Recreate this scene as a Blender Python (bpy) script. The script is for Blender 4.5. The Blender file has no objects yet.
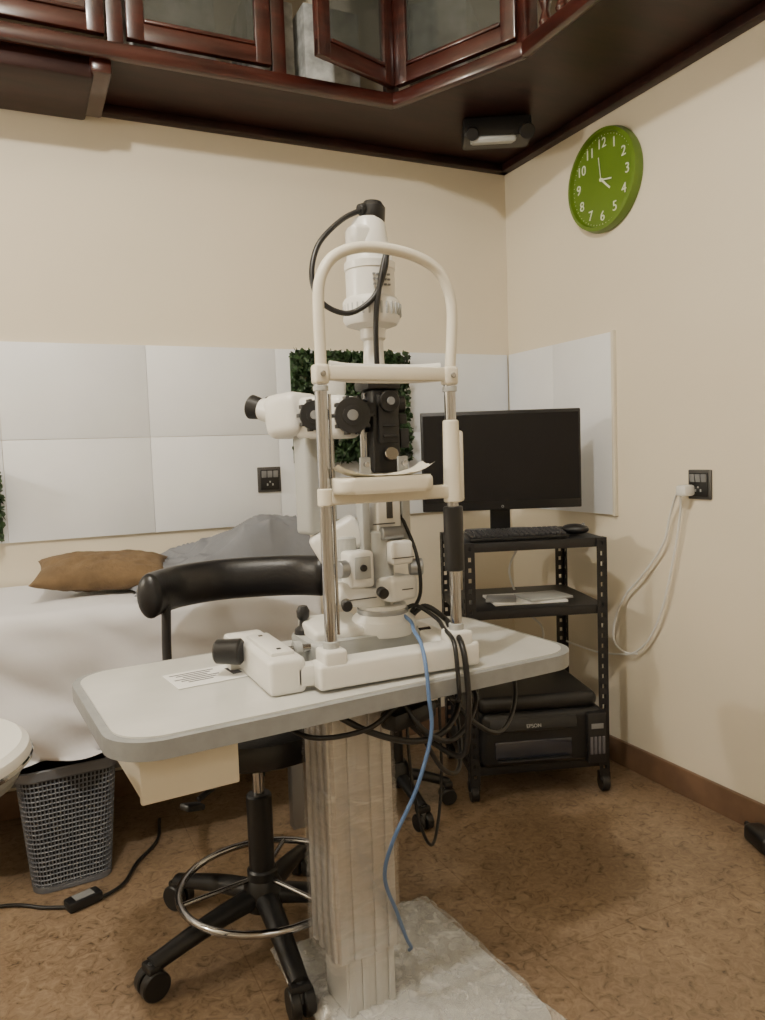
import bpy, bmesh, math, random
from mathutils import Vector, Matrix, noise, Euler
random.seed(4)
D=bpy.data; SC=bpy.context.scene; COL=SC.collection
# ---------------------------------------------------------------- materials
MATS={}
def mat(name,col,rough=.5,metal=0,var=0,vscale=8,bump=0,bscale=60,coat=0,alpha=1,spec=.5,stretch=None,col2=None,detail=4):
    if name in MATS: return MATS[name]
    m=D.materials.new(name); m.use_nodes=True; nt=m.node_tree; b=nt.nodes['Principled BSDF']
    b.inputs['Base Color'].default_value=(*col,1); b.inputs['Roughness'].default_value=rough
    b.inputs['Metallic'].default_value=metal; b.inputs['Coat Weight'].default_value=coat
    b.inputs['Coat Roughness'].default_value=.1
    b.inputs['Alpha'].default_value=alpha; b.inputs['Specular IOR Level'].default_value=spec
    tc=nt.nodes.new('ShaderNodeTexCoord'); mp=nt.nodes.new('ShaderNodeMapping')
    nt.links.new(tc.outputs['Object'],mp.inputs['Vector'])
    if stretch: mp.inputs['Scale'].default_value=stretch
    if var or col2:
        n=nt.nodes.new('ShaderNodeTexNoise'); n.inputs['Scale'].default_value=vscale; n.inputs['Detail'].default_value=detail
        nt.links.new(mp.outputs[0],n.inputs['Vector'])
        r=nt.nodes.new('ShaderNodeValToRGB'); r.color_ramp.elements[0].position=.35; r.color_ramp.elements[1].position=.65
        c1=col2 if col2 else tuple(c*(1-var) for c in col)
        r.color_ramp.elements[0].color=(*c1,1); r.color_ramp.elements[1].color=(*col,1)
        nt.links.new(n.outputs['Fac'],r.inputs[0]); nt.links.new(r.outputs[0],b.inputs['Base Color'])
    if bump:
        n=nt.nodes.new('ShaderNodeTexNoise'); n.inputs['Scale'].default_value=bscale; n.inputs['Detail'].default_value=3
        nt.links.new(mp.outputs[0],n.inputs['Vector'])
        bp=nt.nodes.new('ShaderNodeBump'); bp.inputs['Strength'].default_value=bump; bp.inputs['Distance'].default_value=.01
        nt.links.new(n.outputs['Fac'],bp.inputs['Height']); nt.links.new(bp.outputs[0],b.inputs['Normal'])
    MATS[name]=m; return m
WALL=mat('cream_paint',(.77,.70,.56),.6,var=.04,vscale=2,bump=.05,bscale=30)
PANEL=mat('white_foam_panel',(.83,.855,.89),.45,var=.04,vscale=5,bump=.15,bscale=8)
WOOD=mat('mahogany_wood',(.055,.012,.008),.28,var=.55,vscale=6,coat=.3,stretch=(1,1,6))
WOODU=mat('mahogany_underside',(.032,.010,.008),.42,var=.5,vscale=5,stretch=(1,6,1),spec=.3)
SKIRT=mat('skirting_tile',(.20,.12,.075),.4,var=.3,vscale=10)
WHITE=mat('white_enamel',(.73,.72,.68),.32,var=.03,vscale=6)
CREAM=mat('ivory_plastic',(.72,.68,.57),.4,var=.03,vscale=6)
GREY=mat('grey_plastic',(.22,.225,.23),.45,var=.1)
DGREY=mat('dark_switch_plate',(.07,.068,.065),.35,var=.1)
LGREY=mat('light_grey_plastic',(.40,.41,.40),.4,var=.08)
CHROME=mat('chrome',(.42,.42,.43),.10,metal=1,var=.03)
BLACK=mat('black_plastic',(.012,.012,.013),.4,var=.3)
KEYM=mat('keycap_black',(.035,.035,.04),.5,var=.2)
BLKM=mat('black_metal',(.013,.013,.015),.45,var=.3,bump=.05)
LEATH=mat('black_leather',(.010,.010,.012),.36,var=.3,bump=.08,bscale=150)
SCREEN=mat('monitor_screen',(.006,.006,.008),.25,var=.1,spec=.3)
SHEET=mat('white_sheet',(.70,.70,.73),.8,var=.05,vscale=3,bump=.4,bscale=9)
BLANK=mat('grey_blanket',(.19,.20,.225),.9,var=.15,vscale=5,bump=.15,bscale=60)
PILLOW=mat('brown_cushion_cloth',(.17,.11,.055),.9,var=.25,vscale=20,bump=.3,bscale=90)
BASK=mat('grey_basket_plastic',(.15,.16,.185),.5,var=.1)
DARKIN=mat('basket_liner',(.05,.05,.06),.8,var=.1)
LEAF=mat('artificial_leaf',(.045,.10,.035),.55,var=.8,vscale=30)
GREEN=mat('clock_green',(.115,.20,.015),.4,var=.08)
CLKW=mat('clock_white',(.72,.78,.60),.5,var=.02)
TABLE=mat('table_laminate',(.63,.63,.60),.28,var=.12,vscale=7,bump=.02)
EDGE=mat('table_edge_grey',(.27,.28,.28),.4,var=.12,vscale=40)
BLUE=mat('blue_cable',(.10,.18,.36),.45,var=.05)
WCAB=mat('white_cable',(.75,.75,.72),.45,var=.03)
PAPER=mat('paper',(.82,.82,.80),.8,var=.02)
INK=mat('print_ink',(.06,.06,.07),.8,var=.1)
GLASSL=mat('lens_glass',(.02,.025,.04),.05,coat=1,var=.1)
PANE=mat('cabinet_glass',(.07,.08,.072),.08,alpha=.55,var=.3,vscale=5,coat=1)
BOXC=mat('stored_boxes',(.62,.63,.60),.7,var=.5,vscale=20)
METALG=mat('grey_steel',(.35,.36,.37),.35,metal=.8,var=.1)
TANK=mat('ink_tank_window',(.12,.12,.14),.3,var=.3)
ALU=mat('column_extrusion',(.55,.545,.52),.30,var=.04,vscale=6,metal=.35)
PLATE=mat('base_plate_enamel',(.60,.60,.58),.4,var=.1)
def film_mat(name,fac,rough,bs,bscale,milk0,milk,hi,sc=(1,1,2.2)):
    m=D.materials.new(name); m.use_nodes=True; nt=m.node_tree; N=nt.nodes.new; L=nt.links.new
    for n in list(nt.nodes): nt.nodes.remove(n)
    out=N('ShaderNodeOutputMaterial'); tr=N('ShaderNodeBsdfTransparent'); gl=N('ShaderNodeBsdfGlossy'); df=N('ShaderNodeBsdfDiffuse')
    gl.inputs['Roughness'].default_value=rough; gl.inputs['Color'].default_value=(.95,.95,.95,1); df.inputs['Color'].default_value=(.75,.75,.73,1)
    tc=N('ShaderNodeTexCoord'); mp=N('ShaderNodeMapping'); mp.inputs['Scale'].default_value=sc; mp.inputs['Rotation'].default_value=(.3,.35,0)
    n=N('ShaderNodeTexNoise'); n.inputs['Scale'].default_value=bscale; n.inputs['Detail'].default_value=4; n.inputs['Distortion'].default_value=.8
    L(tc.outputs['Object'],mp.inputs['Vector']); L(mp.outputs[0],n.inputs['Vector']); bp=N('ShaderNodeBump'); bp.inputs['Strength'].default_value=bs; bp.inputs['Distance'].default_value=.006
    L(n.outputs['Fac'],bp.inputs['Height']); L(bp.outputs[0],gl.inputs['Normal'])
    r=N('ShaderNodeValToRGB'); r.color_ramp.elements[0].position=.5; r.color_ramp.elements[1].position=hi
    r.color_ramp.elements[0].color=(milk0,milk0,milk0,1); r.color_ramp.elements[1].color=(milk,milk,milk,1)
    L(n.outputs['Fac'],r.inputs[0])
    m1=N('ShaderNodeMixShader'); L(r.outputs[0],m1.inputs[0]); L(tr.outputs[0],m1.inputs[1]); L(df.outputs[0],m1.inputs[2])
    m2=N('ShaderNodeMixShader'); m2.inputs[0].default_value=fac; L(m1.outputs[0],m2.inputs[1]); L(gl.outputs[0],m2.inputs[2]); L(m2.outputs[0],out.inputs[0])
    return m
FILM=film_mat('clear_plastic_wrap',.13,.10,.8,16,.02,.16,.85,(1,1,4))
WRAP=film_mat('clear_film_sheet',.16,.14,.8,24,.30,.70,.75)

def floor_mat():
    m=D.materials.new('floor_vinyl'); m.use_nodes=True; nt=m.node_tree; b=nt.nodes['Principled BSDF']; N=nt.nodes.new; L=nt.links.new
    tc=N('ShaderNodeTexCoord')
    n1=N('ShaderNodeTexNoise'); n1.inputs['Scale'].default_value=34; n1.inputs['Detail'].default_value=8; n1.inputs['Roughness'].default_value=.68; n1.inputs['Distortion'].default_value=1.3
    n2=N('ShaderNodeTexNoise'); n2.inputs['Scale'].default_value=4; n2.inputs['Detail'].default_value=3
    for n in (n1,n2): L(tc.outputs['Object'],n.inputs['Vector'])
    r=N('ShaderNodeValToRGB'); e=r.color_ramp.elements
    e[0].position=.32; e[0].color=(.085,.052,.032,1); e[1].position=.66; e[1].color=(.35,.255,.17,1)
    x=e.new(.43); x.color=(.235,.163,.102,1)
    L(n1.outputs['Fac'],r.inputs[0])
    r2=N('ShaderNodeValToRGB'); r2.color_ramp.elements[0].color=(.80,.79,.78,1); r2.color_ramp.elements[1].color=(1,1,1,1)
    r2.color_ramp.elements[0].position=.35;r2.color_ramp.elements[1].position=.65
    L(n2.outputs['Fac'],r2.inputs[0])
    mx=N('ShaderNodeMix'); mx.data_type='RGBA'; mx.blend_type='MULTIPLY'; mx.inputs[0].default_value=1
    L(r.outputs[0],mx.inputs[6]); L(r2.outputs[0],mx.inputs[7])
    br=N('ShaderNodeTexBrick'); br.offset=0; br.inputs['Scale'].default_value=1; br.inputs['Brick Width'].default_value=.6; br.inputs['Row Height'].default_value=.6
    br.inputs['Mortar Size'].default_value=.0015; br.inputs['Color1'].default_value=(1,1,1,1); br.inputs['Color2'].default_value=(.97,.97,.97,1); br.inputs['Mortar'].default_value=(.75,.72,.68,1)
    L(tc.outputs['Object'],br.inputs['Vector'])
    m2=N('ShaderNodeMix'); m2.data_type='RGBA'; m2.blend_type='MULTIPLY'; m2.inputs[0].default_value=1
    L(mx.outputs[2],m2.inputs[6]); L(br.outputs['Color'],m2.inputs[7]); L(m2.outputs[2],b.inputs['Base Color'])
    b.inputs['Roughness'].default_value=.30
    return m
FLOOR=floor_mat()
# ---------------------------------------------------------------- mesh helpers
def finish(bm,name,m,parent=None,smooth=True,ang=35):
    bmesh.ops.recalc_face_normals(bm,faces=bm.faces)
    me=D.meshes.new(name); bm.to_mesh(me); bm.free()
    if smooth:
        me.polygons.foreach_set('use_smooth',[True]*len(me.polygons))
        me.set_sharp_from_angle(angle=math.radians(ang))
    me.materials.append(m)
    o=D.objects.new(name,me); COL.objects.link(o)
    if parent: o.parent=parent
    return o
def bm_box(bm,c,s,rot=None,bev=0,seg=3):
    M=Matrix.Translation(c)@(Euler(rot).to_matrix().to_4x4() if rot else Matrix())@Matrix.Diagonal((*s,1))
    g=bmesh.ops.create_cube(bm,size=1,matrix=M)
    if bev:
        es=list({e for v in g['verts'] for e in v.link_edges})
        bmesh.ops.bevel(bm,geom=es,offset=bev,segments=seg,affect='EDGES',profile=.5)
def dirM(p,q):
    d=(Vector(q)-Vector(p)); return Matrix.Translation(p)@d.to_track_quat('Z','Y').to_matrix().to_4x4(), d.length
def bm_lathe(bm,prof,M=Matrix(),n=32):
    rings=[]
    for r,z in prof:
        if r<1e-5: rings.append([bm.verts.new(M@Vector((0,0,z)))])
        else: rings.append([bm.verts.new(M@Vector((r*math.cos(2*math.pi*i/n),r*math.sin(2*math.pi*i/n),z))) for i in range(n)])
    for a,b in zip(rings,rings[1:]):
        for i in range(n):
            j=(i+1)%n
            if len(a)==1 and len(b)==1: continue
            if len(a)==1: bm.faces.new((a[0],b[i],b[j]))
            elif len(b)==1: bm.faces.new((a[i],a[j],b[0]))
            else: bm.faces.new((a[i],a[j],b[j],b[i]))
    if len(rings[0])>1: bm.faces.new(rings[0][::-1])
    if len(rings[-1])>1: bm.faces.new(rings[-1])
def catmull(P,k=8):
    P=[Vector(p) for p in P]; Q=[P[0]*2-P[1]]+P+[P[-1]*2-P[-2]]; out=[]
    for i in range(1,len(Q)-2):
        a,b,c,d=Q[i-1:i+3]
        for j in range(k):
            t=j/k; out.append(.5*((2*b)+(c-a)*t+(2*a-5*b+4*c-d)*t*t+(3*b-a-3*c+d)*t**3))
    out.append(P[-1]); return out
def bm_tube(bm,P,r,n=10,sm=True,k=8,ry=None,rs=None):
    pts=catmull(P,k) if sm else [Vector(p) for p in P]
    rings=[]; up=Vector((0,0,1)); prev=None
    for i,p in enumerate(pts):
        t=(pts[min(i+1,len(pts)-1)]-pts[max(i-1,0)]).normalized()
        if prev is None:
            ref=up if abs(t.dot(up))<.95 else Vector((0,1,0)); a=t.cross(ref).normalized()
        else: a=(prev-t*prev.dot(t)).normalized()
        prev=a; b=t.cross(a)
        f=rs(i/(len(pts)-1)) if rs else 1
        rr=r*f; r2=(ry if ry else r)*f
        rings.append([bm.verts.new(p+a*rr*math.cos(2*math.pi*q/n)+b*r2*math.sin(2*math.pi*q/n)) for q in range(n)])
    for A,B in zip(rings,rings[1:]):
        for q in range(n): bm.faces.new((A[q],A[(q+1)%n],B[(q+1)%n],B[q]))
    bm.faces.new(rings[0][::-1]); bm.faces.new(rings[-1])
def rrect(w,d,r,n=8,cx=0,cy=0):
    out=[]
    for sx,sy,a0 in ((1,1,0),(-1,1,90),(-1,-1,180),(1,-1,270)):
        for i in range(n+1):
            a=math.radians(a0+90*i/n); out.append((cx+sx*(w/2-r)+r*math.cos(a),cy+sy*(d/2-r)+r*math.sin(a)))
    return out
def resample(P,n):
    P=[Vector(p) for p in P]; P.append(P[0]); L=[0]
    for a,b in zip(P,P[1:]): L.append(L[-1]+(b-a).length)
    out=[];k=0
    for i in range(n):
        s=L[-1]*i/n
        while L[k+1]<s: k+=1
        t=(s-L[k])/max(1e-9,L[k+1]-L[k]); q=P[k].lerp(P[k+1],t); out.append((q.x,q.y))
    return out
def bm_prism(bm,poly,z0,z1,bev=0,seg=3,M=Matrix()):
    a=[bm.verts.new(M@Vector((x,y,z0))) for x,y in poly]; b=[bm.verts.new(M@Vector((x,y,z1))) for x,y in poly]
    n=len(poly); f1=bm.faces.new(a[::-1]); f2=bm.faces.new(b)
    for i in range(n): bm.faces.new((a[i],a[(i+1)%n],b[(i+1)%n],b[i]))
    if bev: bmesh.ops.bevel(bm,geom=list(f1.edges)+list(f2.edges),offset=bev,segments=seg,affect='EDGES',profile=.5)
class Obj:
    def __init__(s,name,loc=(0,0,0),rz=0,M=None,sc=1):
        s.e=D.objects.new(name,None); COL.objects.link(s.e); s.e.empty_display_size=.05
        s.e.matrix_world=M if M else Matrix.Translation(loc)@Matrix.Rotation(rz,4,'Z')@Matrix.Scale(sc,4)
    def box(s,name,c,sz,m,bev=.002,rot=None,seg=2):
        bm=bmesh.new(); bm_box(bm,c,sz,rot,bev,seg); return finish(bm,name,m,s.e)
    def boxes(s,name,L,m,bev=0):
        bm=bmesh.new()
        for l in L: bm_box(bm,l[0],l[1],l[2] if len(l)>2 else None,bev,2)
        return finish(bm,name,m,s.e)
    def cyl(s,name,p,q,r,m,r2=None,bev=.15,n=28):
        M,L=dirM(p,q); r2=r if r2 is None else r2; b=min(r,r2,L/2)*bev
        bm=bmesh.new(); bm_lathe(bm,[(r-b,0),(r,b),(r2,L-b),(r2-b,L)],M,n); return finish(bm,name,m,s.e)
    def lathe(s,name,prof,m,p=(0,0,0),q=(0,0,1),n=32):
        M,_=dirM(p,q); bm=bmesh.new(); bm_lathe(bm,prof,M,n); return finish(bm,name,m,s.e)
    def tube(s,name,P,r,m,**k):
        bm=bmesh.new(); bm_tube(bm,P,r,**k); return finish(bm,name,m,s.e,ang=60)
    def prism(s,name,poly,z0,z1,m,bev=.002,M=Matrix(),seg=3):
        bm=bmesh.new(); bm_prism(bm,poly,z0,z1,bev,seg,M); return finish(bm,name,m,s.e)
    def ball(s,name,c,r,m,sc=(1,1,1)):
        bm=bmesh.new(); bmesh.ops.create_uvsphere(bm,u_segments=24,v_segments=16,radius=r,matrix=Matrix.Translation(c)@Matrix.Diagonal((*sc,1))); return finish(bm,name,m,s.e)
    def text(s,name,txt,size,M,m,ex=.0008):
        c=D.curves.new(name,'FONT'); c.body=txt; c.size=size; c.align_x='CENTER'; c.align_y='CENTER'; c.extrude=ex
        t=D.objects.new(name+'_tmp',c); COL.objects.link(t); bpy.context.view_layer.update()
        me=D.meshes.new_from_object(t.evaluated_get(bpy.context.evaluated_depsgraph_get())); D.objects.remove(t)
        me.materials.clear(); me.materials.append(m); me.name=name
        o=D.objects.new(name,me); COL.objects.link(o); o.parent=s.e; o.matrix_local=M; return o
def single(name,c,s,m,bev=0,rot=None):
    bm=bmesh.new(); bm_box(bm,(0,0,0),s,rot,bev); o=finish(bm,name,m); o.location=c; return o
def cable(name,P,r,m,n=8):
    o=Vector(P[0]); bm=bmesh.new(); bm_tube(bm,[Vector(p)-o for p in P],r,n=n); ob=finish(bm,name,m,ang=60); ob.location=o; return ob
# ---------------------------------------------------------------- room
XR,YB,XL,YF,ZC=1.91,2.75,-2.3,-2.4,2.98
single('floor',((XR+XL)/2,(YB+YF)/2,-.05),(XR-XL+.2,YB-YF+.2,.1),FLOOR)
single('wall_back',((XR+XL)/2,YB+.05,ZC/2),(XR-XL+.2,.1,ZC),WALL)
single('wall_right',(XR+.05,(YB+YF)/2,ZC/2),(.1,YB-YF,ZC),WALL)
single('wall_left',(XL-.05,(YB+YF)/2,ZC/2),(.1,YB-YF,ZC),WALL)
single('wall_front',((XR+XL)/2,YF-.05,ZC/2),(XR-XL+.2,.1,ZC),WALL)
single('ceiling',((XR+XL)/2,(YB+YF)/2,ZC+.05),(XR-XL+.2,YB-YF+.2,.1),WALL)
single('baseboard_right',(XR-.007,(YB+YF)/2,.045),(.014,YB-YF,.09),SKIRT,.003)
single('baseboard_back',((XR+XL)/2-.01,YB-.007,.045),(XR-XL-.03,.014,.09),SKIRT,.003)
# wall panels
pn=Obj('wall_panelling_back',(0,YB,0))
xs=[-1.41,-.955,-.498,-.04,.418,.876,1.334,1.895]
L=[]
for a,b in zip(xs,xs[1:]):
    for z0,z1 in ((.905,1.2328),(1.234,1.545)):
        L.append((((a+b)/2,-.006,(z0+z1)/2),(b-a-.0012,.012,z1-z0)))
pn.boxes('panels',L,PANEL,.0008)
pn=Obj('wall_panelling_right',(XR,2.4,0))
ys=[2.735,2.44,2.11]; L=[]
for a,b in zip(ys,ys[1:]):
    L.append(((-.006,(a+b)/2-2.4,1.225),(.012,a-b-.0012,.64)))
pn.boxes('panels',L,PANEL,.0008)
pn.box('edge_strip',(-.008,2.107-2.4,1.225),(.016,.012,.65),CREAM)
# overhead cabinet
cab=Obj('overhead_cabinet',(0,0,0)); Z0=2.315
YC=2.40; CA=(1.225,YC); CB=(1.445,1.95); XW=1.445
poly=[(XL,YB),(XL,YC),CA,CB,(XW,-1.6),(XR,-1.6),(XR,YB)]
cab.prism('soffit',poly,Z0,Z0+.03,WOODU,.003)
def strip(nm,p,q,z0,z1,t,m=WOOD,off=0,bev=.004):
    p=Vector((*p,0)); q=Vector((*q,0)); d=(q-p); L=d.length; a=math.atan2(d.y,d.x); n=Vector((d.y,-d.x,0)).normalized()
    c=(p+q)/2+n*off; cab.box(nm,(c.x,c.y,(z0+z1)/2),(L,t,z1-z0),m,bev,(0,0,a))
path=[(XL,YC),CA,CB,(XW,-1.6)]
for i,(p,q) in enumerate(zip(path,path[1:])):
    strip('lip_%d'%i,p,q,Z0-.012,Z0+.035,.035,off=.01,bev=.012)
    strip('cornice_%d'%i,p,q,ZC-.12,ZC,.05)
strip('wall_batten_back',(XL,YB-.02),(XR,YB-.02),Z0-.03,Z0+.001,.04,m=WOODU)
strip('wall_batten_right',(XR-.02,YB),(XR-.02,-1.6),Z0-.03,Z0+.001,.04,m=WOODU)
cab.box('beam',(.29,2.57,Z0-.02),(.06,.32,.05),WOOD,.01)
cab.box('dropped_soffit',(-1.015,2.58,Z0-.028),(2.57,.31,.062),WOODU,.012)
def door(nm,p,q,z0=Z0+.045,z1=ZC-.13,fw=.05,pane=PANE):
    strip(nm+'_rail_bottom',p,q,z0,z0+fw,.024,off=.02); strip(nm+'_rail_top',p,q,z1-fw,z1,.024,off=.02)
    P=Vector(p);Q=Vector(q);u=(Q-P).normalized()
    strip(nm+'_stile_l',P,P+u*fw,z0,z1,.026,off=.02); strip(nm+'_stile_r',Q-u*fw,Q,z0,z1,.026,off=.02)
    strip(nm+'_bead',P+u*fw,Q-u*fw,z0+fw,z0+fw+.012,.034,off=.02)
    strip(nm+'_pane',P+u*(fw-.005),Q-u*(fw-.005),z0+fw-.005,z1-fw+.005,.005,m=pane,off=.02,bev=0)
door('door_a',(-.62,YC),(-.20,YC)); door('door_b',(-.17,YC),(.30,YC),pane=WOOD); door('door_c',(.36,YC),(.79,YC))
door('door_open',(.89,YC-.12),(1.205,YC-.01))
door('door_corner',(CA[0]+.01,CA[1]-.03),(CB[0]-.01,CB[1]+.02))
for i,x in enumerate((.33,.82,1.215,-.185,-.65)): cab.box('stile_%d'%i,(x,YC,(Z0+ZC)/2),(.045,.03,ZC-Z0-.02),WOOD)
cab.box('stile_corner',(*CB,(Z0+ZC)/2),(.05,.05,ZC-Z0-.02),WOOD,.008)
for i in range(16):
    y=1.86-.075*i
    cab.lathe('baluster_%d'%i,[(.012,0),(.02,.02),(.010,.05),(.022,.09),(.022,.13),(.010,.17),(.018,.2),(.012,.23)],WOOD,(XW,y,Z0+.03),(XW,y,3),n=12)
cab.box('baluster_rail',(XW,.2,Z0+.28),(.05,3.3,.04),WOOD,.006)
cab.boxes('stored_items',[((.5,2.6,2.48),(.3,.2,.27)),((.84,2.62,2.50),(.16,.2,.3)),((1.05,2.6,2.50),(.2,.2,.30)),((1.42,2.38,2.50),(.22,.2,.28),(0,0,.8))],BOXC,.004)
# emergency light under soffit
el=Obj('emergency_light',(1.62,2.38,Z0-.037),-.5)
el.box('housing',(0,0,0),(.24,.13,.07),BLACK,.012); el.box('diffuser',(-.015,-.03,-.035),(.16,.09,.025),LGREY,.012,rot=(.3,0,0))
el.cyl('lamp_l',(-.09,-.06,-.02),(-.09,-.09,-.035),.022,BLACK); el.cyl('lamp_r',(.1,-.06,-.02),(.1,-.09,-.035),.026,BLACK)
# ---------------------------------------------------------------- clock
M=Matrix.Translation((XR,2.135,2.065))@Matrix(((0,0,-1,0),(-1,0,0,0),(0,1,0,0),(0,0,0,1)))
ck=Obj('wall_clock',M=M); R=.174
ck.lathe('rim',[(R*.98,0),(R,.012),(R*.97,.034),(R*.90,.036),(R*.88,.022),(0,.022)],GREEN,n=64)
for h in range(1,13):
    a=math.radians(90-30*h)
    ck.text('numeral_%d'%h,str(h),.047,Matrix.Translation((R*.70*math.cos(a),R*.70*math.sin(a),.0235)),CLKW)
L=[]
for i in range(60):
    a=math.radians(6*i); L.append(((R*.85*math.cos(a),R*.85*math.sin(a),.0228),(.005 if i%5==0 else .003,.0012,.001),(0,0,a)))
ck.boxes('ticks',L,CLKW)
def hand(nm,deg,l,w,z):
    a=math.radians(90-deg); ck.box(nm,(l/2*.85*math.cos(a),l/2*.85*math.sin(a),z),(l,w,.0015),CLKW,0,(0,0,a))
hand('hour_hand',133,.06,.006,.026); hand('minute_hand',100,.055,.005,.0275); hand('second_hand',-8,.085,.002,.029)
ck.cyl('hub',(0,0,.022),(0,0,.031),.006,CLKW)
# ---------------------------------------------------------------- sockets
def socket(nm,M,plug=False):
    s=Obj(nm,M=M)
    s.box('plate',(0,0,.004),(.088,.092,.008),DGREY,.003)
    s.box('insert',(0,0,.010),(.07,.074,.006),BLACK,.002)
    s.boxes('switches',[((x,.02,.014),(.018,.024,.005),(.15,0,0)) for x in (-.022,0,.022)],GREY,.001)
    s.boxes('outlet_pins',[((-.01,-.018,.0135),(.005,.008,.001)),((.01,-.018,.0135),(.005,.008,.001)),((0,-.008,.0135),(.005,.006,.001))],LGREY)
    return s
socket('wall_socket',Matrix.Translation((.832,YB-.012,1.069))@Matrix(((1,0,0,0),(0,0,-1,0),(0,1,0,0),(0,0,0,1))))
sk=socket('wall_socket',Matrix.Translation((XR,1.735,1.02))@Matrix(((0,0,-1,0),(-1,0,0,0),(0,1,0,0),(0,0,0,1))))
sk.box('charger_plug',(-.03,-.018,.035),(.04,.035,.045),WCAB,.008)
cable('charger_cable',[(1.86,1.775,.995),(1.87,1.80,.98),(1.885,1.84,.91),(1.885,1.87,.82),(1.885,1.96,.71),(1.885,2.05,.62),(1.885,2.10,.52),(1.885,2.10,.45),(1.885,2.05,.425),(1.885,2.0,.435),(1.885,1.93,.50),(1.885,1.87,.62),(1.885,1.82,.80),(1.88,1.79,.93),(1.865,1.775,.985)],.004,WCAB)
cable('phone_cable',[(1.885,1.99,.433),(1.885,2.06,.415),(1.87,2.18,.40),(1.83,2.30,.42)],.0035,WCAB)
# ---------------------------------------------------------------- foliage
def foliage(nm,x0,x1,z0,z1,n):
    bm=bmesh.new(); cx,cz=(x0+x1)/2,(z0+z1)/2
    for i in range(n):
        x=random.uniform(x0,x1)-cx; z=random.uniform(z0,z1)-cz; y=-.024-random.random()*.045
        s=random.uniform(.009,.017)
        M=Matrix.Translation((x,y,z))@Euler((random.uniform(-.3,2.2),random.uniform(-1,1),random.uniform(0,6.3))).to_matrix().to_4x4()@Matrix.Diagonal((s,s,s,1))
        v=[bm.verts.new(M@Vector(p)) for p in ((0,-1,0),(.55,-.2,.15),(.4,.6,.1),(0,1,0),(-.4,.6,.1),(-.55,-.2,.15))]
        bm.faces.new((v[0],v[1],v[2],v[3])); bm.faces.new((v[0],v[3],v[4],v[5]))
    for v in bm.verts: v.co.y=min(v.co.y,-.004)
    bm_box(bm,(0,-.008,0),(x1-x0-.01,.012,z1-z0-.01))
    o=finish(bm,nm,LEAF,smooth=False); o.location=(cx,YB-.0125,cz)
foliage('artificial_hedge_panel',.925,1.40,1.12,1.535,4200)
foliage('artificial_hedge_panel',-.28,-.05,.92,1.14,900)
# ---------------------------------------------------------------- bed
bed=Obj('examination_couch',(0,0,0))
BX0,BX1,BY0,BY1,BZ=-1.3,.80,2.17,2.725,.765
bm=bmesh.new(); cs=[]
nt=46
for i in range(nt+1):
    t=i/nt*( (BY1-BY0)+.40 ); W=BY1-BY0-.03
    if t<W: y,z,h=BY1-t,BZ,0
    elif t<W+.047:
        a=(t-W)/.047*math.pi/2; y=BY0+.03-.03*math.sin(a); z=BZ-.03+.03*math.cos(a); h=0
    else: y=BY0; z=BZ-.03-(t-W-.047); h=(t-W-.047)/.33
    cs.append((y,z,h))
nx=180; tot=BX1-BX0+.3; G=[]
for j in range(nx+1):
    s=j/nx*tot; e=max(0,s-(BX1-BX0)); x=BX0+min(s,BX1-BX0); row=[]
    for y,z,h in cs:
        w=noise.noise(Vector((s*5,y*4+z*2,0)))*.014
        f=(math.sin(s*11+z*12+4*noise.noise(Vector((s*2,z*3,3))))*.022+noise.noise(Vector((s*6+z*6,z*9,1)))*.06)*(.3+h*.8 if h>0 else 0)
        yy=y-abs(f); zz=z+(w*.8 if h==0 else 0)
        if h>.95: zz+=noise.noise(Vector((s*3,0,7)))*.015
        if y>BY1-.05: zz=z
        row.append(bm.verts.new((x+(.01*math.sin(y*25)+.01 if e>0 else 0),yy,max(.38,zz-e))))
    G.append(row)
for j in range(nx):
    for i in range(nt): bm.faces.new((G[j][i],G[j+1][i],G[j+1][i+1],G[j][i+1]))
finish(bm,'sheet',SHEET,bed.e,ang=80)
bed.box('mattress',((BX0+BX1)/2,(BY0+BY1)/2+.015,.65),(BX1-BX0-.04,BY1-BY0-.06,.18),SHEET,.02)
bed.box('frame',((BX0+BX1)/2,(BY0+BY1)/2+.01,.52),(BX1-BX0-.06,BY1-BY0-.08,.06),METALG)
bed.boxes('legs',[((x,y,.25),(.04,.04,.5)) for x in (-1.2,-.25,.72) for y in (BY0+.06,BY1-.06)],METALG,.003)
bed.box('lower_rail',((BX0+BX1)/2,BY1-.06,.15),(BX1-BX0-.16,.025,.03),METALG)
# cushion: two sheets pillowed between four pulled corners
bm=bmesh.new(); n=40
for sgn in (1,-1):
    G=[]
    for j in range(n+1):
        row=[]
        for i in range(n+1):
            u=j/n*2-1; v=i/n*2-1
            px=u*.195*(1-.10*(1-v*v)*abs(u)**2); py=v*.135*(1-.12*(1-u*u)*v*v)
            h=((1-u*u)*(1-v*v))**.42
            w=.010*noise.noise(Vector((u*2.5,v*2.5,sgn)))*h+.006*noise.noise(Vector((u*7,v*5,4)))*h
            row.append(bm.verts.new((px,py,sgn*.048*h+w)))
        G.append(row)
    for j in range(n):
        for i in range(n): bm.faces.new((G[j][i],G[j+1][i],G[j+1][i+1],G[j][i+1]))
bmesh.ops.remove_doubles(bm,verts=bm.verts,dist=.0005)
o=finish(bm,'brown_cushion',PILLOW,ang=80); o.location=(.215,2.45,.828); o.rotation_euler=(.14,.04,-.12)
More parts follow.
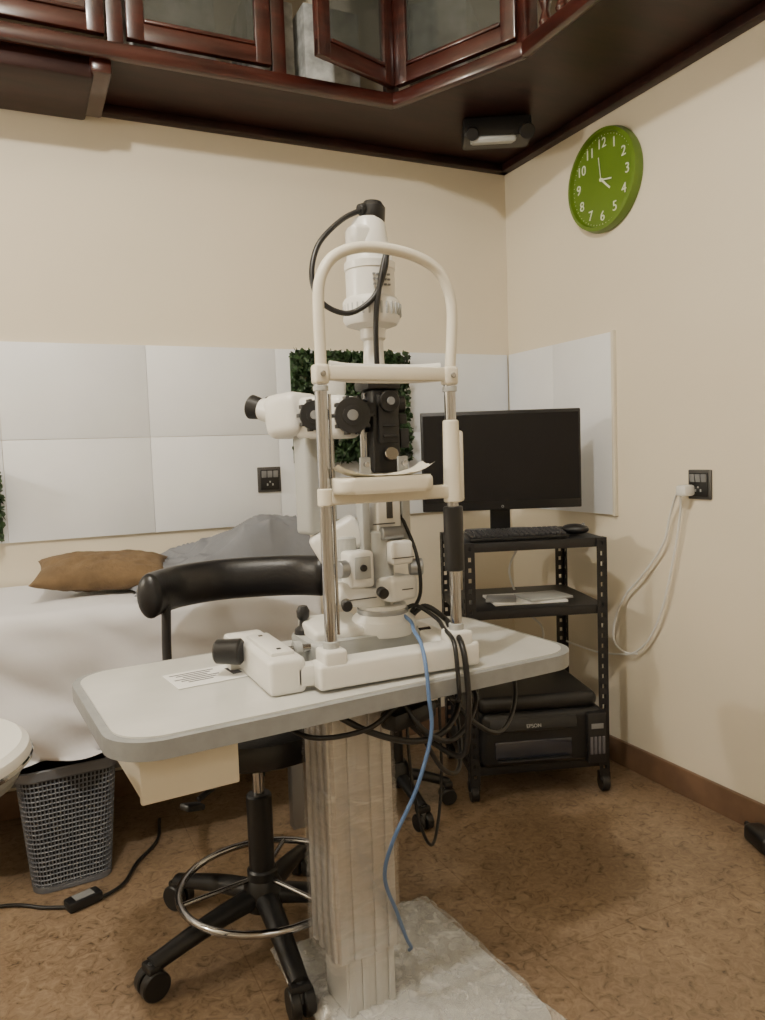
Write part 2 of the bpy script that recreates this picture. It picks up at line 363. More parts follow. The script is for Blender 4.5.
# blanket
bm=bmesh.new(); G=[]; nx,ny=110,70
for j in range(nx+1):
    u=j/nx; row=[]
    for i in range(ny+1):
        v=i/ny
        x=.27+.57*u+.03*noise.noise(Vector((v*3,1,u*2))); y=2.21+.46*v+.02*noise.noise(Vector((u*4,5,v)))
        edge=min(u,(1-u)*1.6,v,1-v); k=min(1,edge/.12); k=math.sin(k*math.pi/2)**.7
        ridge=math.exp(-((u-.82)/.38)**2)
        hgt=.040+.140*ridge*math.sin(math.pi*min(1,v*.75+.22))**.6
        fold=.018*math.sin(11*u+5*v+2*noise.noise(Vector((u*2,v*2,5))))*ridge+.032*noise.noise(Vector((u*3,v*3,2)))+.014*(1-abs(noise.noise(Vector((u*5+v*6,v*5-u*3,4))))*3)+.003*noise.noise(Vector((u*16,v*12,8)))
        row.append(bm.verts.new((x,y,BZ+.012+max(0,k*(hgt+fold)))))
    G.append(row)
for j in range(nx):
    for i in range(ny): bm.faces.new((G[j][i],G[j+1][i],G[j+1][i+1],G[j][i+1]))
finish(bm,'grey_blanket',BLANK,ang=80)
# ---------------------------------------------------------------- basket
bk=Obj('laundry_basket',(.065,2.30,0),.05)
H=.35;rows=24;cols=88
bm=bmesh.new(); R_=[]
for i in range(rows+1):
    f=i/rows; w=.20+.05*f; P=resample(rrect(w,w*.95,.04,n=10),cols); R_.append([bm.verts.new((x,y,.012+(H-.03)*f)) for x,y in P])
n=len(R_[0])
for A,B in zip(R_,R_[1:]):
    for i in range(n): bm.faces.new((A[i],A[(i+1)%n],B[(i+1)%n],B[i]))
o=finish(bm,'lattice_wall',BASK,bk.e,smooth=False)
md=o.modifiers.new('w','WIREFRAME'); md.thickness=.0062; md.use_replace=True; md.use_even_offset=False
def loft(ob,nm,prof,m):
    bm=bmesh.new(); RR=[[bm.verts.new((x,y,z)) for x,y in rrect(w,w*.95,.04,n=8)] for w,z in prof]; n=len(RR[0])
    for A,B in zip(RR,RR[1:]):
        for i in range(n): bm.faces.new((A[i],A[(i+1)%n],B[(i+1)%n],B[i]))
    return finish(bm,nm,m,ob.e)
loft(bk,'rim',[(.25,H-.03),(.262,H-.028),(.266,H-.004),(.26,H),(.25,H-.002),(.247,H-.03),(.25,H-.03)],BASK)
loft(bk,'base_band',[(.196,0),(.204,.002),(.206,.02),(.198,.02)],BASK)
loft(bk,'liner',[(.185,.006),(.235,H-.03)],DARKIN); bk.box('bottom',(0,0,.006),(.17,.16,.006),BASK)
# ---------------------------------------------------------------- stool
def star_base(st,r,a0,sc=1,cr=.032):
    for k in range(5):
        a=math.radians(a0+72*k); c,s=math.cos(a),math.sin(a)
        bm=bmesh.new(); bm_tube(bm,[(c*.02,s*.02,.115),(c*r*.5,s*r*.5,.10),(c*r,s*r,.07)],.026*sc,n=10,ry=.022*sc,rs=lambda t:1.15-.35*t); finish(bm,'leg_%d'%k,BLACK,st.e,ang=60)
        tx,ty=-s,c
        st.cyl('caster_stem_%d'%k,(c*r,s*r,.03),(c*r,s*r,.075),.010,METALG)
        for q in (-1,1):
            p=Vector((c*r+tx*.004*q,s*r+ty*.004*q,cr)); st.cyl('caster_%d_%d'%(k,(q+1)//2),p,p+Vector((tx,ty,0))*.022*q,cr,BLACK,bev=.25)
        st.box('caster_hood_%d'%k,(c*r,s*r,.065),(.03,.045,.02),BLACK,.006,rot=(0,0,a))
    st.lathe('hub',[(.045,.085),(.05,.10),(.045,.14),(.033,.16),(.031,.16)],BLACK)
SX,SY=.467,1.735
st=Obj('drafting_stool',(SX,SY,0)); star_base(st,.285,196)
st.cyl('gas_cover',(0,0,.15),(0,0,.36),.030,BLACK); st.cyl('gas_piston',(0,0,.35),(0,0,.46),.014,CHROME)
st.tube('foot_ring',[(.200*math.cos(2*math.pi*i/36),-.03+.200*math.sin(2*math.pi*i/36),.155) for i in range(37)],.0085,CHROME,sm=False,n=12)
for k in range(3):
    a=math.radians(60+120*k); st.tube('ring_spoke_%d'%k,[(0.03*math.cos(a),.03*math.sin(a),.155),(.200*math.cos(a),-.03+.200*math.sin(a),.155)],.006,CHROME,sm=False)
st.lathe('ring_collar',[(.032,.15),(.036,.155),(.036,.175),(.032,.18)],BLACK)
st.box('seat_plate',(0,0,.465),(.2,.16,.02),BLKM)
st.cyl('height_lever',(0,0,.455),(-.16,-.10,.42),.006,BLKM); st.box('lever_grip',(-.175,-.11,.412),(.05,.03,.014),BLACK,.005,rot=(0,.3,.5))
st.lathe('seat',[(0,.475),(.17,.478),(.195,.49),(.20,.515),(.19,.54),(.15,.55),(0,.552)],LEATH,n=48)
arc=[(-.205,.175),(-.17,.235),(-.10,.305),(.01,.34),(.12,.322),(.215,.28),(.285,.205)]
def prof(t):
    e=min(t,1-t)
    return math.sqrt(max(.02,1-(1-min(1,e/.06))**2))
st.tube('backrest_pad',[(x,y,.822) for i,(x,y) in enumerate(arc)],.032,LEATH,n=24,ry=.056,rs=prof,k=20)
st.tube('backrest_stem',[(-.15,.24,.80),(-.155,.235,.62),(-.14,.20,.48),(-.08,.08,.452),(0,0,.452)],.012,BLKM,n=10,ry=.02)
# low round stool standing between couch and rack
ls=Obj('round_stool',(1.045,2.19,0)); star_base(ls,.17,200,.8,.026)
ls.cyl('gas_cover',(0,0,.15),(0,0,.32),.026,BLACK); ls.cyl('gas_piston',(0,0,.31),(0,0,.40),.014,CHROME)
ls.lathe('seat',[(0,.39),(.14,.392),(.165,.41),(.170,.435),(.160,.46),(.12,.472),(0,.475)],LEATH,n=48)
# ---------------------------------------------------------------- instrument table
TZ=.72
tb=Obj('instrument_table',(.566,1.482,0),math.radians(4.5))
tb.prism('top_rim',rrect(.97,.485,.085,12),TZ-.034,TZ-.003,EDGE,.011)
tb.prism('top_surface',rrect(.94,.455,.075,12),TZ-.01,TZ,TABLE,.002)
tb.box('under_frame',(0.0,0,TZ-.045),(.5,.25,.025),GREY)
tb.box('drawer_box',(-.355,-.04,.643),(.16,.29,.085),CREAM,.006)
tb.box('drawer_front',(-.355,-.190,.643),(.165,.012,.088),CREAM,.004)
cx,cy=-.004,-.07
tb.box('column_outer',(cx,cy,.42),(.130,.118,.54),ALU,.006,seg=3)
tb.boxes('column_ribs',[((cx+x,cy-.061,.42),(.018,.008,.53)) for x in (-.054,-.024,.024,.054)]+[((cx+.067,cy+y,.42),(.008,.016,.53)) for y in (-.045,-.015,.015,.045)]+[((cx-.067,cy+y,.42),(.008,.016,.53)) for y in (-.045,-.015,.015,.045)],ALU,.002)
tb.box('column_head',(cx,cy,.68),(.17,.15,.02),LGREY,.004)
tb.box('column_inner',(cx+.010,cy,.10),(.112,.098,.20),ALU,.004)
tb.boxes('inner_ribs',[((cx+.010+x,cy-.050,.10),(.014,.006,.19)) for x in (-.045,-.015,.015,.045)],ALU,.002)
tb.prism('base_plate',rrect(.38,.50,.04,8,.115,-.09),0,.030,PLATE,.008)
# wrinkled film wrapped round the column
def wrap(nm,w,d,z0,z1,amp,sd):
    bm=bmesh.new(); RR=[]; nz=90
    for i in range(nz+1):
        z=z0+(z1-z0)*i/nz; row=[]
        for x,y in resample(rrect(w,d,.012,5),120):
            nrm=Vector((x,y,0)).normalized()
            k=amp*abs(noise.noise(Vector((x*12,y*12,z*45+x*60+sd))))+amp*.4*abs(noise.noise(Vector((x*40,y*40,z*80-x*40+sd))))
            row.append(bm.verts.new((cx+x+nrm.x*k,cy+y+nrm.y*k,z+.010*noise.noise(Vector((x*15,y*15,i*.1+sd))))))
        RR.append(row)
    n=len(RR[0])
    for A,B in zip(RR,RR[1:]):
        for i in range(n): bm.faces.new((A[i],A[(i+1)%n],B[(i+1)%n],B[i]))
    finish(bm,nm,FILM,tb.e,ang=60)
wrap('column_wrap',.147,.134,.155,.665,.006,0); wrap('column_wrap_overlap',.150,.137,.14,.50,.007,5)
# film sheet over the base
bm=bmesh.new(); G=[]; n=90
for j in range(n+1):
    row=[]
    for i in range(n+1):
        u=j/n-.5; v=i/n-.5; x=.115+u*.43; y=-.09+v*.55
        e=max(abs(u),abs(v)); z=.033+.011*abs(noise.noise(Vector((u*9,v*9,0))))+.006*abs(noise.noise(Vector((u*25,v*22,3))))
        if e>.44: z-= (e-.44)/.06*.026
        row.append(bm.verts.new((x+.01*noise.noise(Vector((v*8,3,u))),y+.012*noise.noise(Vector((u*8,9,v))),z)))
    G.append(row)
for j in range(n):
    for i in range(n): bm.faces.new((G[j][i],G[j+1][i],G[j+1][i+1],G[j][i+1]))
finish(bm,'film_sheet',WRAP,tb.e,ang=30)
# paper
pp=Obj('leaflet',(.315,1.515,TZ+.0015),.12)
pp.box('sheet',(0,0,0),(.15,.11,.001),PAPER,0)
pp.boxes('print',[((-.02,.038-.012*i,.0008),(.09-.02*(i%3),.004,.0004)) for i in range(6)]+[((.055,.0,.0008),(.02,.05,.0004))],INK)
# ---------------------------------------------------------------- slit lamp
sl=Obj('slit_lamp',(.632,1.305,TZ))
B=sl
B.box('front_bar',(.003,0,.030),(.34,.055,.048),WHITE,.008,seg=4)
for s_,x in (('l',-.132),('r',.135)):
    B.box('socket_'+s_,(x,0,.045),(.046,.052,.065),WHITE,.007,seg=4)
    B.cyl('post_'+s_,(x,0,.07),(x,0,.58),.0112,CHROME)
    B.cyl('post_collar_'+s_,(x,0,.074),(x,0,.09),.015,LGREY)
B.box('side_rail_l',(-.215,.115,.034),(.07,.225,.068),WHITE,.011,seg=4)
B.box('side_rail_l_cap',(-.215,.115,.07),(.045,.17,.01),WHITE,.003)
B.boxes('side_rail_screws',[((-.215,.115+y,.0755),(.008,.008,.002)) for y in (-.06,.06)],BLACK,.0008)
B.box('link_l',(-.165,.02,.03),(.07,.035,.04),WHITE,.006)
B.box('side_rail_r',(.135,.14,.03),(.055,.225,.05),WHITE,.010,seg=4)
B.cyl('axle',(-.19,.12,.052),(.14,.12,.052),.008,CHROME)
B.cyl('rack_gear',(-.165,.12,.052),(-.15,.12,.052),.016,LGREY)
B.cyl('power_knob',(-.30,.20,.05),(-.255,.17,.05),.024,BLACK,r2=.026)
B.box('power_box',(-.23,.24,.035),(.08,.05,.07),WHITE,.008)
# carriage
B.prism('carriage_plate',rrect(.25,.15,.03,6,-.01,.17),.02,.062,LGREY,.010)
B.box('carriage_top',(-.06,.17,.072),(.12,.11,.03),WHITE,.009,rot=(.15,0,0),seg=4)
B.boxes('carriage_label',[((-.09+.012*i,.118,.072),(.008,.002,.004)) for i in range(5)],GREY)
B.lathe('joystick',[(.02,.0),(.018,.012),(.009,.02),(.008,.03),(.013,.037),(.014,.05),(.009,.06),(0,.062)],BLACK,(-.115,.20,.06),(-.112,.196,1))
B.lathe('swivel_base',[(.066,.055),(.070,.065),(.068,.085),(.052,.10),(.05,.115)],WHITE,(.045,.15,0),(.045,.15,1),n=40)
B.lathe('swivel_scale_ring',[(.0535,.094),(.0545,.096),(.0545,.106),(.0535,.108)],METALG,(.045,.15,0),(.045,.15,1),n=40)
B.box('microscope_arm_base',(.0,.16,.135),(.13,.07,.045),WHITE,.010,rot=(0,.25,0),seg=4)
B.box('illum_arm_base',(.065,.13,.15),(.075,.07,.05),WHITE,.010,rot=(0,0,.3),seg=4)
B.box('arm_block',(-.012,.145,.195),(.055,.055,.075),WHITE,.008,seg=3)
B.boxes('arm_block_plate',[((-.012,.1155,.20),(.035,.003,.045))],LGREY,.001)
B.cyl('arm_block_screw',(-.012,.114,.20),(-.012,.108,.20),.007,BLACK)
B.cyl('centre_pivot',(.045,.15,.10),(.045,.15,.27),.026,LGREY)
B.cyl('slit_width_knob',(.098,.125,.19),(.125,.115,.19),.018,METALG); B.cyl('slit_width_knob_far',(-.045,.125,.20),(-.065,.12,.20),.018,METALG)
B.box('illum_block',(.072,.125,.225),(.05,.05,.05),WHITE,.008,seg=3)
B.cyl('lock_knob',(.02,.10,.15),(.014,.075,.15),.011,BLACK); B.cyl('lock_knob_b',(-.05,.12,.13),(-.06,.09,.13),.011,BLACK)
B.box('illum_riser',(.06,.155,.30),(.055,.045,.16),WHITE,.006,seg=3)
B.box('illum_riser_r',(.100,.15,.285),(.020,.035,.13),LGREY,.004); B.box('illum_riser_l',(.012,.16,.285),(.018,.035,.12),LGREY,.004)
B.cyl('tilt_scale',(.035,.125,.265),(.085,.125,.265),.014,METALG)
B.box('riser_slot',(.06,.131,.33),(.014,.003,.07),DGREY,.001)
B.boxes('base_seams',[((.045,.1285,.285),(.05,.002,.0025)),((.065,.094,.15),(.05,.002,.002)),((-.01,.124,.135),(.06,.002,.002)),((.072,.0995,.215),(.05,.002,.002))],DGREY)
B.tube('base_cable',[(.09,.14,.30),(.108,.11,.22),(.11,.10,.14),(.10,.13,.09)],.004,BLACK)
# illumination head (black slit mechanism)
B.box('slit_housing',(.055,.15,.475),(.062,.06,.17),BLACK,.006)
B.box('slit_front_plate',(.055,.115,.50),(.045,.012,.10),BLKM,.003)
B.cyl('filter_dial',(.055,.118,.535),(.055,.10,.535),.022,BLACK); B.cyl('filter_dial_hub',(.055,.10,.535),(.055,.094,.535),.008,GREY)
B.cyl('prism_mirror',(.055,.112,.425),(.052,.094,.43),.014,CHROME)
B.boxes('slit_side_levers',[((.093,.13,.50),(.018,.02,.02)),((.096,.13,.46),(.020,.02,.04)),((.018,.12,.52),(.016,.02,.025)),((.055,.108,.465),(.03,.008,.006)),((.055,.108,.485),(.03,.008,.004))],BLKM,.002)
B.cyl('side_dial',(.086,.14,.53),(.104,.135,.53),.018,BLACK)
B.box('slit_side_rod',(.022,.15,.47),(.006,.006,.17),CHROME,.001)
B.box('yoke',(.055,.16,.385),(.085,.05,.03),LGREY,.008)
B.box('hood',(.05,.15,.57),(.075,.07,.02),BLACK,.005)
B.lathe('lamp_neck',[(.028,.575),(.028,.60),(.022,.605),(.020,.66),(.026,.665),(.026,.69)],WHITE,(.045,.15,0),(.045,.15,1))
B.lathe('lamp_house',[(.030,.685),(.052,.692),(.058,.702),(.058,.738),(.054,.745),(.050,.747),(.050,.80),(.052,.802),(.052,.816),(.047,.822),(.045,.84),(.038,.87),(.035,.893),(.028,.905),(0,.908)],WHITE,(.045,.15,0),(.042,.15,1),n=48)
B.box('lamp_cap_block',(.018,.14,.862),(.05,.05,.05),WHITE,.012,seg=4)
B.boxes('lamp_label',[((.028+.008*(i%5),.098+.0005*(i//5),.765+.01*(i//5)),(.005,.004,.0035)) for i in range(15)],GREY)
B.boxes('lamp_vents',[((.045+.0585*math.cos(math.radians(a)),.15+.0585*math.sin(math.radians(a)),.72),(.004,.004,.024),(0,0,math.radians(a))) for a in range(0,360,12)],LGREY,.001)
B.lathe('connector_cap',[(.020,.0),(.026,.01),(.026,.035),(.018,.046),(.0,.05)],BLACK,(.05,.147,.893),(.065,.145,1.1))
B.cyl('connector_elbow',(.052,.147,.93),(.02,.14,.918),.012,BLACK)
B.tube('lamp_cable_loop',[(.03,.14,.922),(-.02,.14,.895),(-.075,.13,.84),(-.095,.12,.775),(-.080,.11,.725),(-.03,.10,.705),(.02,.09,.735),(.045,.085,.79),(.052,.085,.83)],.0055,BLACK)
B.tube('lamp_cable_drop',[(.052,.088,.83),(.035,.085,.77),(.025,.09,.70),(.028,.10,.62),(.040,.12,.57)],.0055,BLACK)
# microscope
d=Vector((-.67,.74,0)).normalized(); c=Vector((-.02,.185,.508)); ang=math.atan2(d.y,d.x)
def mp(t,side=0,z=0): 
    n=Vector((-d.y,d.x,0)); p=c+d*t+n*side; return Vector((p.x,p.y,c.z+z))
B.box('scope_body',mp(.03),(.12,.095,.088),WHITE,.018,rot=(0,0,ang),seg=5)
B.box('scope_prism',mp(.110,0,.008),(.085,.125,.092),WHITE,.022,rot=(0,.12,ang),seg=5)
B.cyl('objective',mp(-.02),mp(-.06),.034,BLACK); B.cyl('objective_glass',mp(-.06),mp(-.063),.026,GLASSL)
for q in (-.033,.033):
    B.cyl('ocular_tube_%s'%('a' if q<0 else 'b'),mp(.13,q,.016),mp(.170,q*.95,.024),.028,WHITE,r2=.024)
    B.cyl('eyepiece_%s'%('a' if q<0 else 'b'),mp(.166,q*.95,.024),mp(.196,q*.9,.031),.022,BLACK,r2=.026)
def knob(nm,px,z,r,ln=.022):
    p=Vector((px[0],px[1],z)); f=Vector((-.3,-.95,0)).normalized()
    B.cyl(nm,p,p+f*ln,r,BLACK,bev=.1,n=36); B.cyl(nm+'_hub',p+f*ln,p+f*(ln+.003),r*.55,BLKM); B.cyl(nm+'_cap',p+f*(ln+.003),p+f*(ln+.006),r*.3,GREY)
    bm=bmesh.new()
    for i in range(10):
        a=2*math.pi*i/10; side=Vector((.95,-.3,0)); q=p+f*(ln*.5)+side*(r*math.cos(a))+Vector((0,0,r*math.sin(a)))
        bm_box(bm,q,(.008,ln*.8,.008),None,.001)
    finish(bm,nm+'_grip',BLACK,B.e)
knob('magnification_knob',(-.078,.185),.512,.030); knob('objective_knob',(-.018,.130),.508,.036)
B.box('scope_arm',(-.062,.235,.375),(.080,.05,.22),LGREY,.010,rot=(0,0,.35),seg=4)
B.box('scope_arm_foot',(-.03,.20,.25),(.11,.06,.07),WHITE,.014,rot=(0,-.5,-.3),seg=4)
B.cyl('scope_pivot',(-.02,.18,.12),(-.02,.18,.26),.024,LGREY)
B.cyl('focus_rod',(-.005,.11,.36),(-.005,.11,.50),.005,CHROME)
B.box('tonometer_mount',(-.03,.20,.575),(.05,.05,.05),WHITE,.012,seg=3)
# head rest frame
arch=[(-.130,.565),(-.130,.63),(-.130,.70),(-.124,.745),(-.100,.782),(-.055,.803),(.005,.807),(.07,.797),(.115,.775),(.138,.738),(.145,.695),(.141,.63),(.135,.565)]
B.tube('head_arch',[(x,0,z) for x,z in arch],.0105,CREAM,n=14)
for s_,x in (('l',-.132),('r',.135)):
    B.box('clamp_'+s_,(x,0,.575),(.028,.028,.036),CREAM,.006,seg=3); B.cyl('clamp_screw_'+s_,(x,-.012,.575),(x,-.018,.575),.005,CHROME)
    B.cyl('collar_'+s_,(x,0,.545),(x,0,.555),.014,LGREY)
B.box('brow_bar',(0,.0,.578),(.25,.016,.026),CREAM,.004)
B.tube('brow_band',[(-.115,-.002,.582),(-.07,.014,.58),(0,.022,.58),(.07,.014,.58),(.115,-.002,.582)],.006,WHITE,n=12,ry=.018)
# chin rest
B.box('chin_bar',(0,.0,.352),(.27,.02,.026),CREAM,.005,seg=3)
B.prism('chin_cup',[(x,y) for x,y in rrect(.20,.078,.03,8,-.02,-.005)],.358,.388,CREAM,.008)
bm=bmesh.new(); G=[]
for j in range(31):
    row=[]
    for i in range(13):
        u=j/30*2-1; v=i/12*2-1; row.append(bm.verts.new((-.018+u*.100,-.005+v*.036*(1-.25*u*u),.391+.022*abs(u)**3-.006*(1-v*v)+.002*noise.noise(Vector((u*6,v*4,0))))))
    G.append(row)
for j in range(30):
    for i in range(12): bm.faces.new((G[j][i],G[j+1][i],G[j+1][i+1],G[j][i+1]))
o=finish(bm,'chin_paper',CREAM,B.e,ang=80)
for x in (-.035,.045):
    B.box('paper_pin_plate_%d'%(x>0),(x,.035,.405),(.022,.006,.038),METALG,.002); B.cyl('paper_pin_%d'%(x>0),(x,.032,.41),(x,.024,.41),.005,CHROME)
B.cyl('chin_sleeve',(.135,0,.33),(.135,0,.49),.0175,CREAM,r2=.0155); B.cyl('chin_sleeve_l',(-.132,0,.338),(-.132,0,.37),.014,CREAM)
B.box('chin_sleeve_fin',(.150,0,.40),(.016,.022,.14),CREAM,.006)
B.cyl('chin_knob',(.135,0,.195),(.135,0,.322),.0195,BLACK,bev=.1)
B.tube('fixation_rod',[(-.116,.0,.10),(-.116,0,.30),(-.116,0,.54)],.003,CHROME,sm=False)
# cables at the lamp and table
cable('blue_cable',[(.705,1.42,.815),(.70,1.37,.808),(.685,1.33,.80),(.668,1.27,.79),(.659,1.236,.755),(.658,1.226,.70),(.66,1.225,.63),(.628,1.23,.53),(.585,1.25,.43),(.585,1.29,.34),(.625,1.325,.24),(.665,1.37,.15),(.70,1.42,.09),(.715,1.46,.055)],.0040,BLUE)
cable('power_cable',[(.73,1.44,.80),(.76,1.42,.825),(.79,1.39,.80),(.775,1.345,.795),(.752,1.262,.78),(.748,1.238,.72),(.75,1.24,.64),(.755,1.28,.55),(.70,1.34,.585),(.64,1.36,.66)],.0060,BLACK)
cable('power_cable',[(.71,1.44,.81),(.735,1.42,.83),(.765,1.38,.805),(.755,1.335,.795),(.735,1.262,.785),(.728,1.238,.73),(.73,1.24,.68),(.75,1.30,.66)],.0045,BLACK)
def hc(P,r): cable('hanging_cable',P,r,BLACK)
hc([(.50,1.31,.672),(.56,1.28,.635),(.64,1.27,.605),(.72,1.29,.60),(.78,1.33,.63),(.80,1.38,.672)],.0065)
hc([(.64,1.30,.672),(.67,1.27,.62),(.73,1.28,.585),(.80,1.32,.60),(.84,1.36,.64),(.82,1.42,.672)],.0055)
hc([(.76,1.36,.665),(.82,1.34,.59),(.90,1.36,.545),(.98,1.42,.575),(1.0,1.46,.64),(.96,1.50,.672)],.005)
hc([(.62,1.29,.67),(.55,1.27,.645),(.45,1.28,.645),(.40,1.34,.668)],.005)
hc([(.66,1.33,.672),(.70,1.30,.56),(.75,1.33,.50),(.82,1.40,.47),(.88,1.50,.52),(.88,1.56,.672)],.005)
hc([(.80,1.60,.672),(.78,1.56,.45),(.80,1.55,.28),(.86,1.60,.20),(.93,1.68,.30),(.92,1.66,.5),(.90,1.62,.672)],.004)
pa=Obj('inline_power_brick',(.66,1.315,.64),.35); pa.box('body',(0,0,0),(.12,.045,.035),BLACK,.008); pa.cyl('strain_relief',(.06,0,0),(.085,0,0),.008,BLACK)
# ---------------------------------------------------------------- rack
P0=Vector((1.268,2.095,0)); P1=Vector((1.718,1.945,0)); dx=(P1-P0); W=dx.length; ra=math.atan2(dx.y,dx.x)
rk=Obj('rolling_rack',P0,ra); DP=.40; PT=.853
def post(nm,x,y,sx,sy,z0=.06,z1=PT):
    bm=bmesh.new(); w=.034; t=.003
    for ax in (0,1):
        def bb(a0,a1,za,zb):
            L_=a1-a0; m=(a0+a1)/2
            if ax==0: bm_box(bm,(x+sx*m,y+sy*t/2,(za+zb)/2),(L_,t,zb-za))
            else: bm_box(bm,(x+sx*t/2,y+sy*m,(za+zb)/2),(t,L_,zb-za))
        bb(0,.012,z0,z1); bb(.022,w,z0,z1); z=z0
        while z<z1-.01: bb(.012,.022,z,min(z+.020,z1)); z+=.034
    finish(bm,nm,BLKM,rk.e,smooth=False)
post('post_fl',0,0,1,1);post('post_fr',W,0,-1,1);post('post_bl',0,DP,1,-1);post('post_br',W,DP,-1,-1)
for i,z in enumerate((.85,.63,.115)):
    rk.box('shelf_%d'%i,(W/2,DP/2,z),(W-.008,DP-.008,.006),BLKM,.001)
    rk.boxes('shelf_lip_%d'%i,[((W/2,.006,z-.012),(W-.01,.004,.03)),((W/2,DP-.006,z-.012),(W-.01,.004,.03)),((.006,DP/2,z-.012),(.004,DP-.01,.03)),((W-.006,DP/2,z-.012),(.004,DP-.01,.03))],BLKM,.001)
for i,(x,y) in enumerate(((.015,.015),(W-.015,.015),(.015,DP-.015),(W-.015,DP-.015))):
    rk.cyl('caster_%d'%i,(x-.013,y,.029),(x+.013,y,.029),.029,BLACK,bev=.2); rk.box('caster_fork_%d'%i,(x,y,.052),(.038,.028,.03),BLKM,.004)
RR3=Matrix.Rotation(ra,3,'Z')
pf=Obj('paper_stack',P0+RR3@Vector((.24,.15,.6335)),ra)
pf.box('papers',(0,0,.004),(.25,.17,.008),PAPER,.001); pf.box('folder',(.06,-.02,.013),(.16,.12,.008),LGREY,.001,rot=(0,0,.2)); pf.box('notepad',(-.09,-.03,.013),(.10,.08,.01),GREY,.001,rot=(0,0,-.3))
# printer
pr=Obj('inkjet_printer',P0+RR3@Vector((.238,.145,.119)),ra,sc=1.16)
pr.box('body',(0,0,.08),(.355,.31,.155),BLACK,.022,seg=5); pr.box('scanner_lid',(-.01,.005,.178),(.345,.305,.046),BLACK,.020,seg=5)
pr.box('output_slot',(-.03,-.156,.055),(.22,.006,.05),GLASSL,.002); pr.box('output_tray',(-.03,-.160,.026),(.21,.02,.006),BLKM,.002)
pr.box('control_panel',(-.03,-.156,.125),(.25,.010,.036),BLACK,.004,rot=(-.3,0,0))
pr.box('ink_tank',(.150,-.150,.075),(.055,.04,.145),BLKM,.006); pr.boxes('ink_windows',[((.133+.0115*i,-.171,.055),(.008,.003,.05)) for i in range(4)],TANK,.001)
pr.boxes('tank_label',[((.15,-.171,.110),(.035,.002,.015))],GREY,.001)
pr.text('logo','EPSON',.014,Matrix.Translation((-.03,-.1635,.122))@Matrix.Rotation(math.pi/2-.3,4,'X'),LGREY,ex=.0003)
# monitor
mo=Obj('computer_monitor',(1.505,2.225,.8545),-math.radians(24))
mo.box('panel_back',(0,.018,.258),(.535,.03,.315),BLACK,.010); mo.box('bezel',(0,0,.258),(.55,.014,.34),BLACK,.004)
mo.box('screen',(0,-.0075,.267),(.535,.002,.298),SCREEN,0); mo.text('logo','o',.018,Matrix.Translation((0,-.0075,.101))@Matrix.Rotation(math.pi/2,4,'X'),LGREY,ex=.0003)
mo.box('stand_neck',(0,.05,.11),(.07,.02,.22),BLACK,.005); mo.prism('stand_base',rrect(.24,.17,.03,6,0,.05),0,.012,BLACK,.004)
# keyboard and mouse
kb=Obj('keyboard',P0+RR3@Vector((.19,.08,.8545)),ra)
kb.box('body',(0,0,.013),(.33,.12,.012),BLACK,.004,rot=(.12,0,0))
kb.boxes('keys',[((-.151+.0178*i,-.044+.020*j,.0165+.0024*j),(.0150,.0165,.008),(.12,0,0)) for i in range(18) for j in range(5)],KEYM,.0015)
ms=Obj('computer_mouse',P0+RR3@Vector((.405,.10,.8545)),ra+.9)
ms.ball('shell',(0,0,.019),.030,BLACK,(1,1.6,.62)); ms.cyl('wheel',(-.003,-.028,.034),(.003,-.028,.034),.006,GREY)
# rack cable
cable('monitor_cable',[(1.62,2.30,.80),(1.60,2.33,.70),(1.66,2.33,.56),(1.70,2.28,.50),(1.68,2.26,.44),(1.60,2.30,.40)],.004,WCAB)
# ---------------------------------------------------------------- side table at left
sd=Obj('round_side_table',(-.205,1.30,0))
sd.lathe('top',[(0,.70),(.185,.70),(.195,.705),(.198,.715),(.195,.728),(.185,.735),(0,.735)],WHITE,n=64)
sd.lathe('rim_band',[(.1985,.707),(.2005,.709),(.2005,.713),(.1985,.715)],CHROME,n=64)
sd.lathe('under_tray',[(.12,.675),(.178,.678),(.184,.69),(.182,.701)],EDGE,n=64)
sd.cyl('stem',(0,0,.03),(0,0,.68),.025,CHROME); sd.lathe('base',[(.15,0),(.155,.01),(.14,.025),(.04,.035)],BLKM)
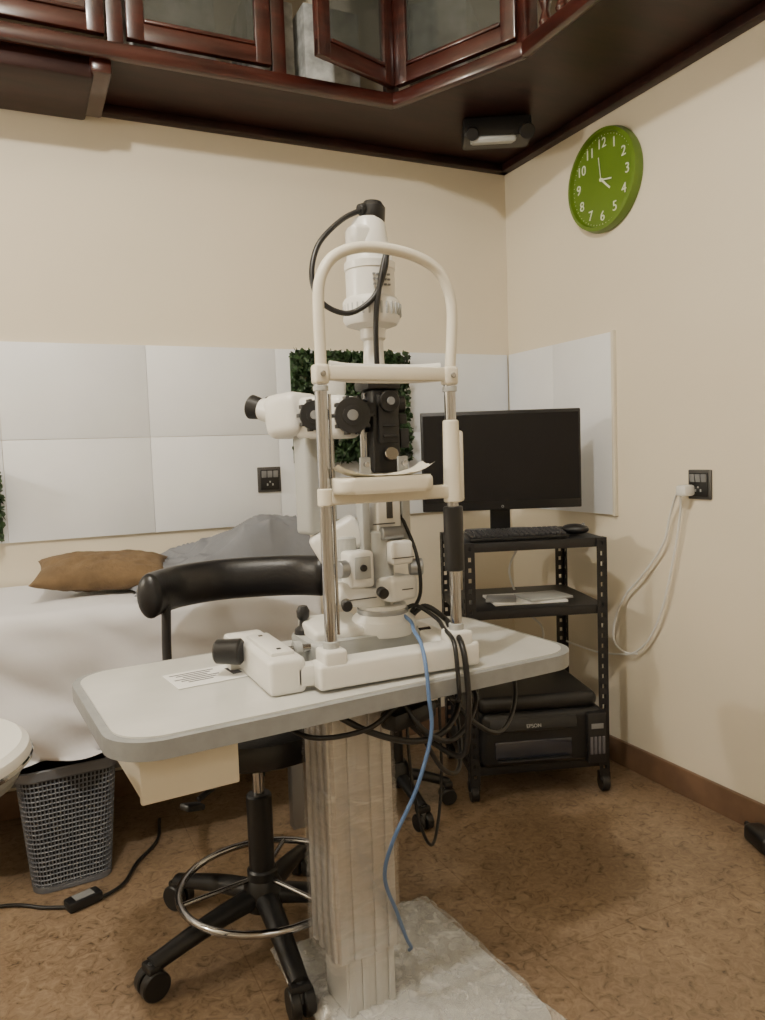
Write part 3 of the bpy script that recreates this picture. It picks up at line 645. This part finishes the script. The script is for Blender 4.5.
# floor cables
cable('floor_cable',[(-.4,2.20,.006),(-.12,2.19,.006),(.0,2.12,.006),(.08,2.09,.008),(.18,2.13,.008),(.24,2.24,.008),(.31,2.34,.008),(.34,2.48,.008)],.005,BLACK)
a_=Obj('black_floor_object',(.085,2.10,0),.35); a_.box('body',(0,0,.014),(.09,.045,.026),BLACK,.006); a_.box('label',(0,0,.0275),(.05,.03,.001),GREY,0)
a2=Obj('black_floor_object',(1.84,1.46,0),1.2); a2.box('body',(0,0,.025),(.11,.06,.05),BLACK,.015,seg=4); a2.cyl('cord',(.05,0,.03),(.085,0,.028),.008,BLACK)  # small black floor object of unknown kind, shaped as box with cord
# ---------------------------------------------------------------- lights
def area(nm,loc,rot,sx,sy,e,col=(1,.945,.85)):
    l=D.lights.new(nm,'AREA'); l.shape='RECTANGLE'; l.size=sx; l.size_y=sy; l.energy=e; l.color=col
    o=D.objects.new(nm,l); COL.objects.link(o); o.location=loc; o.rotation_euler=rot; return o
def bulb(nm,loc,e,r,col=(1,.945,.85)):
    l=D.lights.new(nm,'POINT'); l.energy=e; l.shadow_soft_size=r; l.color=col; o=D.objects.new(nm,l); COL.objects.link(o); o.location=loc
bulb('ceiling_bulb',(-.15,.75,2.70),102,.045)
bulb('left_shadow_light',(-2.0,2.0,1.95),66,.045)  # unseen light added at left to throw the rack's shadow on the right wall
area('rear_fill_light',(-.2,-1.4,2.9),(0,0,0),1.0,1.0,18)  # added fill light behind the camera, not a ceiling fixture
w=D.worlds.new('w'); SC.world=w; w.use_nodes=True; w.node_tree.nodes['Background'].inputs[0].default_value=(1,.97,.93,1); w.node_tree.nodes['Background'].inputs[1].default_value=.3
# ---------------------------------------------------------------- camera
th,p,r=math.radians(25.2),math.radians(4.2),math.radians(2.0)
Rv=Vector((math.cos(th),-math.sin(th),0)); Fv=Vector((math.sin(th)*math.cos(p),math.cos(th)*math.cos(p),-math.sin(p))); Uv=Rv.cross(Fv)
ri=Rv*math.cos(r)-Uv*math.sin(r); ui=Rv*math.sin(r)+Uv*math.cos(r); bk_=-Fv
cd=D.cameras.new('camera'); cd.sensor_fit='VERTICAL'; cd.sensor_height=36; cd.lens=770/1020*36; cd.clip_start=.02
co=D.objects.new('camera',cd); COL.objects.link(co)
co.matrix_world=Matrix(((ri.x,ui.x,bk_.x,0),(ri.y,ui.y,bk_.y,0),(ri.z,ui.z,bk_.z,1.15),(0,0,0,1)))
SC.camera=co
